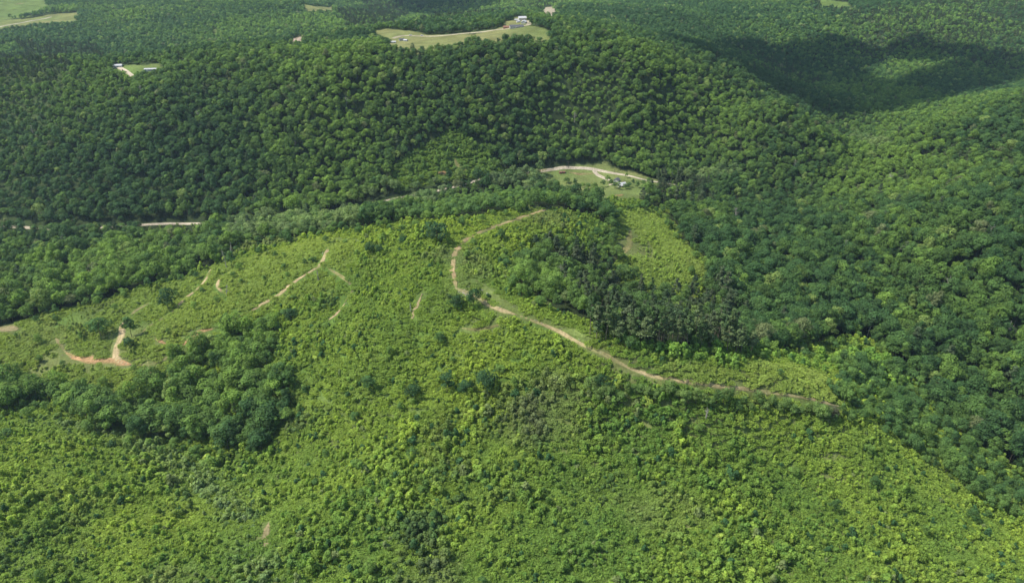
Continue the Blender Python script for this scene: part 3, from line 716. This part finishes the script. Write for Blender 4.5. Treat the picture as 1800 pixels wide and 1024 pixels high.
for kid, kname in ((0, 'broadleaf_tree'), (1, 'pine_tree')):
    S = np.where(kindid == kid)[0]
    mm, u, v = pick(fx[S], fy[S], fz[S], 18 * scl[S], 300)
    if kid == 0:
        lone = zone[S] == 9
        # single trees always stand for themselves
        extra = mm & ~lone; ex = np.where(extra)[0]; dd = np.hypot(fx[S][ex], fy[S][ex]); ex = ex[np.argsort(dd)][:300 - lone.sum()]
        mm = lone.copy(); mm[ex] = True
    idxs = ti_[S] % len(KINDS[kname][1])
    for q in np.where(mm)[0]:
        i = S[q]; uu, vv = u[q], v[q]; z_ = zone[i]; sh = shade(tint[i])
        if kid == 1:
            if 900 < uu < 1400 and vv > 470: lab = 'grey green pine with bare straight trunk in the stand behind the ridge track'; grp = 'pines behind the ridge track'
            elif uu >= 1400: lab = 'olive pine scattered among the broadleaf forest at right'; grp = 'pines in the right forest'
            elif uu < 650: lab = 'olive pine scattered in the left valley forest'; grp = 'pines in the left forest'
            else: lab = 'grey green pine in the wood around the side clearing'; grp = 'pines round the side clearing'
            place_one(kname, idxs[q], P3[i], tr_[i, 2], ts_[i], tint[i], lab, 'pine', grp)
        else:
            if z_ == 9:
                lab = LONE[i - li0][4]; grp = None
            elif z_ == 1:
                side = 'left tail' if uu < 200 else ('lower half' if vv > 680 else 'upper half')
                lab = '%s broadleaf tree in the ravine grove, %s' % (sh, side); grp = 'trees of the ravine grove, ' + side + ', ' + sh
            elif z_ == 2: lab = '%s half grown tree at the right edge of the regrowth' % sh; grp = 'half grown trees at the right edge, ' + sh
            elif z_ == 3:
                sd = 'left' if uu < 600 else ('middle' if uu < 1200 else 'right')
                lab = '%s young tree rising above the saplings, %s third of the regrowth' % (sh, sd); grp = 'young trees above the saplings, %s %s' % (sd, sh)
            elif z_ == 4: lab = '%s low tree in the row just below the ridge track' % sh; grp = 'low row below the ridge track, ' + sh
            elif uu > 1300: lab = '%s broadleaf tree at the near edge of the right forest' % sh; grp = 'near edge of the right forest, ' + sh
            elif uu < 640: lab = '%s broadleaf tree at the near edge of the left forest' % sh; grp = 'near edge of the left forest, ' + sh
            else: lab = '%s broadleaf tree in the wood behind the ridge track' % sh; grp = 'wood behind the ridge track, ' + sh
            place_one(kname, idxs[q], P3[i], tr_[i, 2], ts_[i], tint[i], lab, 'tree', grp)
    r = S[~mm]
    points_obj({0: 'broadleaf_forest', 1: 'pine_forest'}[kid], kname, P3[r], idxs[~mm], tr_[r], ts_[r], tint[r],
        {0: 'dense green broadleaf forest covering the hills and valleys', 1: 'grey green pines mixed through the distant forest'}[kid], 'forest')
ai = rng.integers(0, 6, m); ar = np.c_[rng.normal(0, .1, m), rng.normal(0, .1, m), rng.uniform(0, 6.28, m)]
as3 = np.c_[asz * rng.uniform(.85, 1.15, m), asz * rng.uniform(.85, 1.15, m), asz * rng.uniform(.8, 1.25, m)]
A3 = np.c_[ax, ay, az - .05]
mm, u, v = pick(ax, ay, az, 3 * asz, 300)
for q in np.where(mm)[0]:
    sh = shade(at_[q]); sd = 'left' if u[q] < 450 else ('left centre' if u[q] < 900 else ('right centre' if u[q] < 1350 else 'right'))
    place_one('sapling', ai[q], A3[q], ar[q, 2], as3[q], at_[q], '%s sapling in the regrowth along the bottom edge, %s' % (sh, sd), 'sapling', 'saplings along the bottom edge, %s %s' % (sd, sh))
points_obj('sapling_thicket', 'sapling', A3[~mm], ai[~mm], ar[~mm], as3[~mm], at_[~mm], 'bright green sapling regrowth covering the cleared slopes and ridge', 'regrowth')
points_obj('low_brush', 'low_brush', np.c_[bx_, by_, bz_ - .05], rng.integers(0, 4, bm_), np.c_[rng.normal(0, .05, (bm_, 2)), rng.uniform(0, 6.28, bm_)], np.c_[rng.uniform(.7, 1.15, (bm_, 2)), rng.uniform(.5, 1.3, bm_)], bt_,
    'low leafy brush and vines growing between the saplings of the cleared slopes', 'brush')
print('TREES', len(fx), 'SAPLINGS', m)

# ------------------------------------------------------------------ boxes & buildings
def boxm(x0, x1, y0, y1, z0, z1):
    V = [(x0,y0,z0),(x1,y0,z0),(x1,y1,z0),(x0,y1,z0),(x0,y0,z1),(x1,y0,z1),(x1,y1,z1),(x0,y1,z1)]
    return np.array(V, float), np.array([(0,3,2,1),(4,5,6,7),(0,1,5,4),(1,2,6,5),(2,3,7,6),(3,0,4,7)])
def part(name, pieces, mat, parent):
    V, F_ = merge(pieces); return mesh_obj(name, V, [tuple(f) for f in F_.tolist()], mat, parent)
def gable(L, W, h, rise, ov=.4, th=.15):
    V = [(-L/2-ov,-W/2-ov,h-.1),(L/2+ov,-W/2-ov,h-.1),(L/2+ov,0,h+rise),(-L/2-ov,0,h+rise),(-L/2-ov,W/2+ov,h-.1),(L/2+ov,W/2+ov,h-.1)]
    V += [(a, b, c - th) for a, b, c in V]
    Fs = [(0,1,2,3),(3,2,5,4),(7,6,9,8),(8,9,10,11),(1,0,6,7),(5,11,8,2),(2,8,7,1),(0,3,9,6),(3,4,10,9),(4,5,11,10)]
    return np.array(V, float), np.array(Fs)
def house(px, py, L, W, h, rise, rz, wall, roof, label, name='house', cat='house', porch=False, chimney=False, nwin=3):
    x, y = at(px, py); r = empty(name, (x, y, H1(x, y) - .1), R(rz), (.66 if py > 200 else .5)); tag(r, label, cat)
    wv, wf = boxm(-L/2, L/2, -W/2, W/2, -.8, h)
    g = np.array([(-L/2,-W/2,h),(-L/2,W/2,h),(-L/2,0,h+rise-.2),(-L/2,0,h+rise-.2),(L/2,-W/2,h),(L/2,W/2,h),(L/2,0,h+rise-.2),(L/2,0,h+rise-.2)], float)
    V, F_ = merge([(wv, wf), (g, np.array([[0,1,2,2],[5,4,6,6]]))])
    fs = [tuple(dict.fromkeys(f)) for f in F_.tolist()]
    mesh_obj('wall', V, fs, wall, r)
    rf = part('roof', [gable(L, W, h, rise)], roof, r)
    if chimney: part('chimney', [boxm(L*.2, L*.2+.8, .3, 1.1, h, h+rise+.9)], M_BRICK, rf)
    part('door', [boxm(-.5, .5, -W/2-.06, -W/2+.02, 0, 2.05)], M_GROOF, r)
    for i in range(nwin):
        cx = -L/2 + L * (i + .5) / nwin
        if abs(cx) < 1.2: cx += 1.8
        f = part('window', [boxm(cx-.6, cx+.6, -W/2-.07, -W/2+.02, .9, 2.0)], M_WHITE, r)
        part('pane', [boxm(cx-.5, cx+.5, -W/2-.10, -W/2-.075, 1.0, 1.9)], M_GLASS, f)
    if porch:
        part('porch', [boxm(-2.5, 2.5, -W/2-2.2, -W/2-.1, 2.3, 2.5), boxm(-2.5, 2.5, -W/2-2.2, -W/2-.1, -.3, .15)] + [boxm(a-.08, a+.08, -W/2-2.1, -W/2-1.94, .15, 2.3) for a in (-2.3, 0, 2.3)], M_WHITE, r)
    return r
house(1092, 327, 10, 6.5, 2.8, 2.0, 20, M_WHITE, M_WROOF, 'white house with pale metal roof below the gravel driveway', porch=True, chimney=True)
house(1084, 319, 7, 6, 2.6, 1.8, 65, M_WHITE, M_GROOF, 'small grey roofed garage beside the white house below the driveway', name='garage', cat='garage', nwin=1)
house(988, 303.5, 7, 3.2, 1.6, .6, 5, M_RED, M_BROOF, 'low red shed on the lawn beside the left end of the gravel loop', name='shed', cat='shed', nwin=1)
house(918, 36, 16, 12, 5.5, 3, 10, M_WHITE, M_WROOF, 'large white barn on the far hilltop farm', name='barn', cat='barn', nwin=3)
house(921, 41, 14, 9, 3.6, 2, 80, M_WHITE, M_WROOF, 'white metal building just in front of the big white barn', name='farm_building', cat='farm building', nwin=2)
house(908, 36.5, 8, 5, 2.5, 1.2, 0, M_WHITE, M_WROOF, 'small white shed left of the big hilltop barn, farther one', name='shed', cat='shed', nwin=1)
house(911, 39.5, 7, 5, 2.4, 1.2, 20, M_WHITE, M_WROOF, 'small white shed left of the big hilltop barn, nearer one', name='shed', cat='shed', nwin=1)
house(908, 49, 26, 11, 3.2, 2.6, 6, M_WHITE, M_GROOF, 'long farmhouse with dark grey roof on the far hilltop', porch=True, chimney=True, nwin=5)
house(891, 50, 13, 8, 2.8, 2.2, -8, M_BRICK, M_BROOF, 'brick red roofed outbuilding left of the long grey farmhouse', name='outbuilding', cat='outbuilding', nwin=2)
house(687, 76, 19, 5.5, 3, 1.2, 3, M_WHITE, M_WROOF, 'long white mobile home at the left end of the hilltop field', name='mobile_home', cat='mobile home', nwin=4)
house(706, 71.5, 10, 6, 2.7, 1.6, 15, M_WHITE, M_GROOF, 'small grey roofed house right of the long white mobile home', nwin=2)
house(713, 72.5, 7, 5, 2.4, 1.3, -20, M_WHITE, M_WROOF, 'small white shed right of the little grey roofed house', name='shed', cat='shed', nwin=1)
house(208, 117.5, 15, 8, 3, 2, 5, M_WHITE, M_WROOF, 'white roofed house at the left of the small far lawn', nwin=3)
house(265, 124, 20, 6, 3, 1.3, 8, M_WHITE, M_WROOF, 'long white mobile home at the right of the small far lawn', name='mobile_home', cat='mobile home', nwin=4)
house(1510, 9.5, 16, 9, 3.4, 2, 5, M_WHITE, M_WROOF, 'white roofed house beyond the far right pasture', nwin=3)

def car(px, py, rz, label):
    x, y = at(px, py); r = empty('parked_car', (x, y, H1(x, y) + .05), R(rz), .7); tag(r, label, 'car')
    prof = [(-2.2,.35),(2.2,.35),(2.25,.75),(1.3,.95),(.7,1.45),(-1.3,1.48),(-2.1,1.0),(-2.25,.7)]
    n = len(prof); V = [(a, -.85, b) for a, b in prof] + [(a, .85, b) for a, b in prof]
    Fs = [tuple(range(n))[::-1], tuple(range(n, 2*n))] + [(i, (i+1) % n, n+(i+1) % n, n+i) for i in range(n)]
    mesh_obj('body', V, Fs, M_PAINT, r)
    part('windscreen', [boxm(-1.2, .8, -.87, .87, 1.0, 1.36)], M_GLASS, r)
    for a in (-1.35, 1.35):
        for b in (-.86, .72):
            V, F_ = tube((a, b, .33), (a, b+.16, .33), .33, .33, 12)
            w = mesh_obj('wheel', V, [tuple(f) for f in F_.tolist()] + [tuple(range(12)), tuple(range(23, 11, -1))], M_TYRE, r)
    return r
car(742, 63.5, 10, 'small white car parked on the hilltop field')
car(722, 63, 10, 'small white car parked by the lane left of the field')

def upole(px, py, h, label):
    x, y = at(px, py); r = empty('utility_pole', (x, y, H1(x, y)), 0, .62); tag(r, label, 'utility pole')
    V, F_ = tube((0, 0, -1), (0, 0, h), .2, .13, 8); mesh_obj('pole', V, [tuple(f) for f in F_.tolist()] + [tuple(range(8, 16))], M_POLE, r)
    part('crossarm', [boxm(-1.3, 1.3, .12, .26, h-1.0, h-.82)], M_POLE, r)
    part('insulator', [boxm(a-.06, a+.06, .13, .25, h-.82, h-.6) for a in (-1.2, -.5, .5, 1.2)], M_WHITE, r)
upole(999, 296, 10, 'utility pole behind the left part of the gravel loop')
upole(1080, 304, 9, 'utility pole beside the gravel loop near the driveway fork')
upole(1098, 321, 10, 'utility pole standing close to the white house')
upole(788, 60, 14, 'utility pole in the middle of the far hilltop field')
upole(865, 53, 14, 'utility pole at the near left of the hilltop farm buildings')
upole(888, 47, 14, 'utility pole between the farm buildings and the dark woods')

# bare snags
def snag(px, py, H, label, seed, lean=0, spread=.22):
    x, y = at(px, py); rs = np.random.default_rng(seed); r = empty('dead_tree', (x, y, H1(x, y)), rs.uniform(0, 6)); tag(r, label, 'dead tree'); r.rotation_euler = (0, R(lean), r.rotation_euler[2])
    V, F_ = limb_tree(rs, H, .28, H * .35, H * spread, 9, True)
    br = limb_tree(rs, H * .9, .14, H * .3, H * spread * 1.2, 10, True)
    mesh_obj('trunk', V, [tuple(f) for f in F_.tolist()], M_DEAD, r); k = 24
    mesh_obj('branch', br[0], [tuple(f) for f in br[1][24:].tolist()], M_DEAD, r)
    return r
snag(399, 472, 13, 'bare white snag at the forest corner, taller one', 1, 4, .12)
snag(410, 455, 12, 'bare white snag behind the taller one at the forest corner', 2, 0, .12)
snag(398, 520, 7, 'grey dead tree beside the short brown scrape below the snags', 3, 12)
snag(560, 494, 7, 'thin bare snag just below the straight skid trail', 4, 0, .1)
snag(722, 548, 5, 'short bare pale stem in the middle of the ridge clearing', 5, 5, .1)
snag(985, 500, 12, 'grey leafless tree in the wood inside the track loop', 6, 0, .3)
snag(1240, 740, 7, 'thin grey dead tree below the row of low dark trees', 7)
snag(1525, 590, 13, 'grey leafless tree standing in the right forest edge', 8, 0, .25)

for q, (px, py) in enumerate([(60,240),(205,300),(350,215),(520,262),(610,190),(742,165),(1010,215),(1290,395),(1395,300),(1480,455),(1560,330),(1660,520),(1735,430),(1765,600),(115,445),(250,170)]):
    a_ = snag(px, py, 9.5 if py < 330 else 13, 'bare grey branches of a dead tree among the green forest crowns', 20 + q, 0, .3); a_['group'] = 'dead trees among the forest crowns'
# logging slash and stones along the tracks
rs = np.random.default_rng(44); sp = []; cnt = 0
for ln, w, kd, c in TRACKS[:17]:
    if kd != 'dirt_track': continue
    for p in ln[::2]:
        if rs.random() < .55:
            q = p + rs.normal(0, w * .55, 2); z = H1(*q); L = rs.uniform(.5, 2.4); a = rs.uniform(0, 6.28)
            d = np.array([math.cos(a), math.sin(a), rs.uniform(0, .25)]) * L
            sp.append(tube(np.array([q[0], q[1], z + .25]), np.array([q[0], q[1], z + .25]) + d, rs.uniform(.06, .16), .05, 4))
for _ in range(60):
    q = at(rs.normal(818, 13), rs.normal(515, 5)) + rs.normal(0, 1.5, 2); z = H1(*q); s_ = rs.uniform(.15, .45)
    V, F_ = boxm(-s_, s_, -s_*.8, s_*.8, -.1, s_*.45); V = V + rs.normal(0, s_*.18, V.shape); sp.append((V + np.array([q[0], q[1], z]), F_))
V, F_ = merge(sp)
o = mesh_obj('logging_debris', V, [tuple(f) for f in F_.tolist()], M_ROCK); tag(o, 'pale sticks and stones scattered along the bare dirt tracks', 'debris', kind='stuff')

# ------------------------------------------------------------------ light, clouds
SUN_EL, SUN_AZ = R(54), R(-93)      # azimuth measured from +Y towards +X
sd = np.array([math.sin(SUN_AZ) * math.cos(SUN_EL), math.cos(SUN_AZ) * math.cos(SUN_EL), math.sin(SUN_EL)])
from mathutils import Vector
L = bpy.data.lights.new('sun', 'SUN'); L.energy = 5.0; L.angle = R(.5); L.color = (1, .95, .86)
lo = bpy.data.objects.new('sun', L); col.objects.link(lo); lo.location = (0, 0, 800)
lo.rotation_euler = Vector(sd).to_track_quat('Z', 'Y').to_euler()
M_CLOUD = simple('cloud_white', (.85, .86, .88), 1.0, .01)
ALT = 1100.
def cloud(pts, holes=(), rad=17, seed=0):
    pg = poly(pts); hs = [poly(h) for h in holes]; lo_, hi = pg.min(0), pg.max(0)
    X, Y = np.meshgrid(np.arange(lo_[0], hi[0], rad * .8), np.arange(lo_[1], hi[1], rad * .8)); X = X.ravel(); Y = Y.ravel()
    rs = np.random.default_rng(seed); X = X + rs.uniform(-.3, .3, len(X)) * rad; Y = Y + rs.uniform(-.3, .3, len(Y)) * rad
    k = inside(X, Y, pg)
    for h in hs: k &= ~inside(X, Y, h)
    X, Y = X[k], Y[k]; Z = Ht(X, Y); parts = []
    nu, nv = 10, 6
    for x, y, z in zip(X, Y, Z):
        r_ = rad * rs.uniform(.7, 1.15); t = (ALT + rs.uniform(-25, 25)) / sd[2]
        c = np.array([x, y, 20.]) + sd * t
        th = np.linspace(0, 2 * math.pi, nu, endpoint=False); ph = np.linspace(.02, math.pi - .02, nv)
        V = np.array([[math.sin(p) * math.cos(a), math.sin(p) * math.sin(a), math.cos(p)] for p in ph for a in th]) * r_ * rs.uniform(.85, 1.15, (nu * nv, 1)) * np.array([1, 1, .6]) + c
        F_ = np.array([[i * nu + j, (i + 1) * nu + j, (i + 1) * nu + (j + 1) % nu, i * nu + (j + 1) % nu] for i in range(nv - 1) for j in range(nu)])
        parts.append((V, F_))
    V, F_ = merge(parts)
    me = fast_mesh('cloud', V, F_, M_CLOUD, smooth=True); o = bpy.data.objects.new('cloud', me); col.objects.link(o); tag(o, 'small white fair weather cloud high above the hills', 'cloud', kind='structure')
cloud([(1236,86),(1330,82),(1400,84),(1450,80),(1480,70),(1510,78),(1560,92),(1590,80),(1630,72),(1690,80),(1740,96),(1900,96),(1900,140),(1800,142),(1740,156),(1690,168),(1650,186),(1600,196),(1560,205),(1500,206),(1470,208),(1430,188),(1380,165),(1330,140),(1290,115)],
      [[(1500,118),(1560,104),(1640,98),(1720,104),(1690,114),(1640,122),(1600,136),(1570,150),(1520,146),(1490,132)], [(1490,80),(1520,86),(1560,94),(1530,100),(1500,96)]], seed=1)
cloud([(690,-22),(900,-22),(880,8),(835,22),(785,31),(735,29),(705,16)], seed=2)

w = bpy.data.worlds.new('World'); scene.world = w; w.use_nodes = True; nt = w.node_tree
bg = nt.nodes['Background']; sk = nt.nodes.new('ShaderNodeTexSky'); sk.sky_type = 'NISHITA'; sk.sun_disc = False
sk.sun_elevation = SUN_EL; sk.sun_rotation = SUN_AZ; sk.air_density = 1.2; sk.dust_density = 1.0
nt.links.new(sk.outputs[0], bg.inputs[0]); bg.inputs[1].default_value = .14

# haze: a real, thin scattering layer of air over the whole country
HAZE = 0.00009
if HAZE:
    m_ = bpy.data.materials.new('haze'); m_.use_nodes = True; nt = m_.node_tree; nt.nodes.remove(nt.nodes['Principled BSDF'])
    vs = nt.nodes.new('ShaderNodeVolumeScatter'); vs.inputs['Density'].default_value = HAZE; vs.inputs['Color'].default_value = (.55, .78, 1, 1); vs.inputs['Anisotropy'].default_value = .2
    nt.links.new(vs.outputs[0], nt.nodes['Material Output'].inputs['Volume'])
    V, F_ = boxm(-9000, 9000, -2000, 9000, -300, 520)
    o = mesh_obj('haze', V, [tuple(f) for f in F_.tolist()], m_); tag(o, 'thin blue haze over the distant hills', 'haze', kind='structure')

# ------------------------------------------------------------------ camera
cam = bpy.data.cameras.new('camera'); co = bpy.data.objects.new('camera', cam); col.objects.link(co)
co.location = (0, 0, CAMH); co.rotation_euler = (math.pi / 2 - PITCH, 0, 0); cam.sensor_width = 36; cam.lens = 18 / math.tan(HF / 2); cam.clip_start = 1; cam.clip_end = 40000
scene.camera = co
scene.view_settings.view_transform = 'Standard'; scene.view_settings.look = 'None'; scene.view_settings.exposure = 0
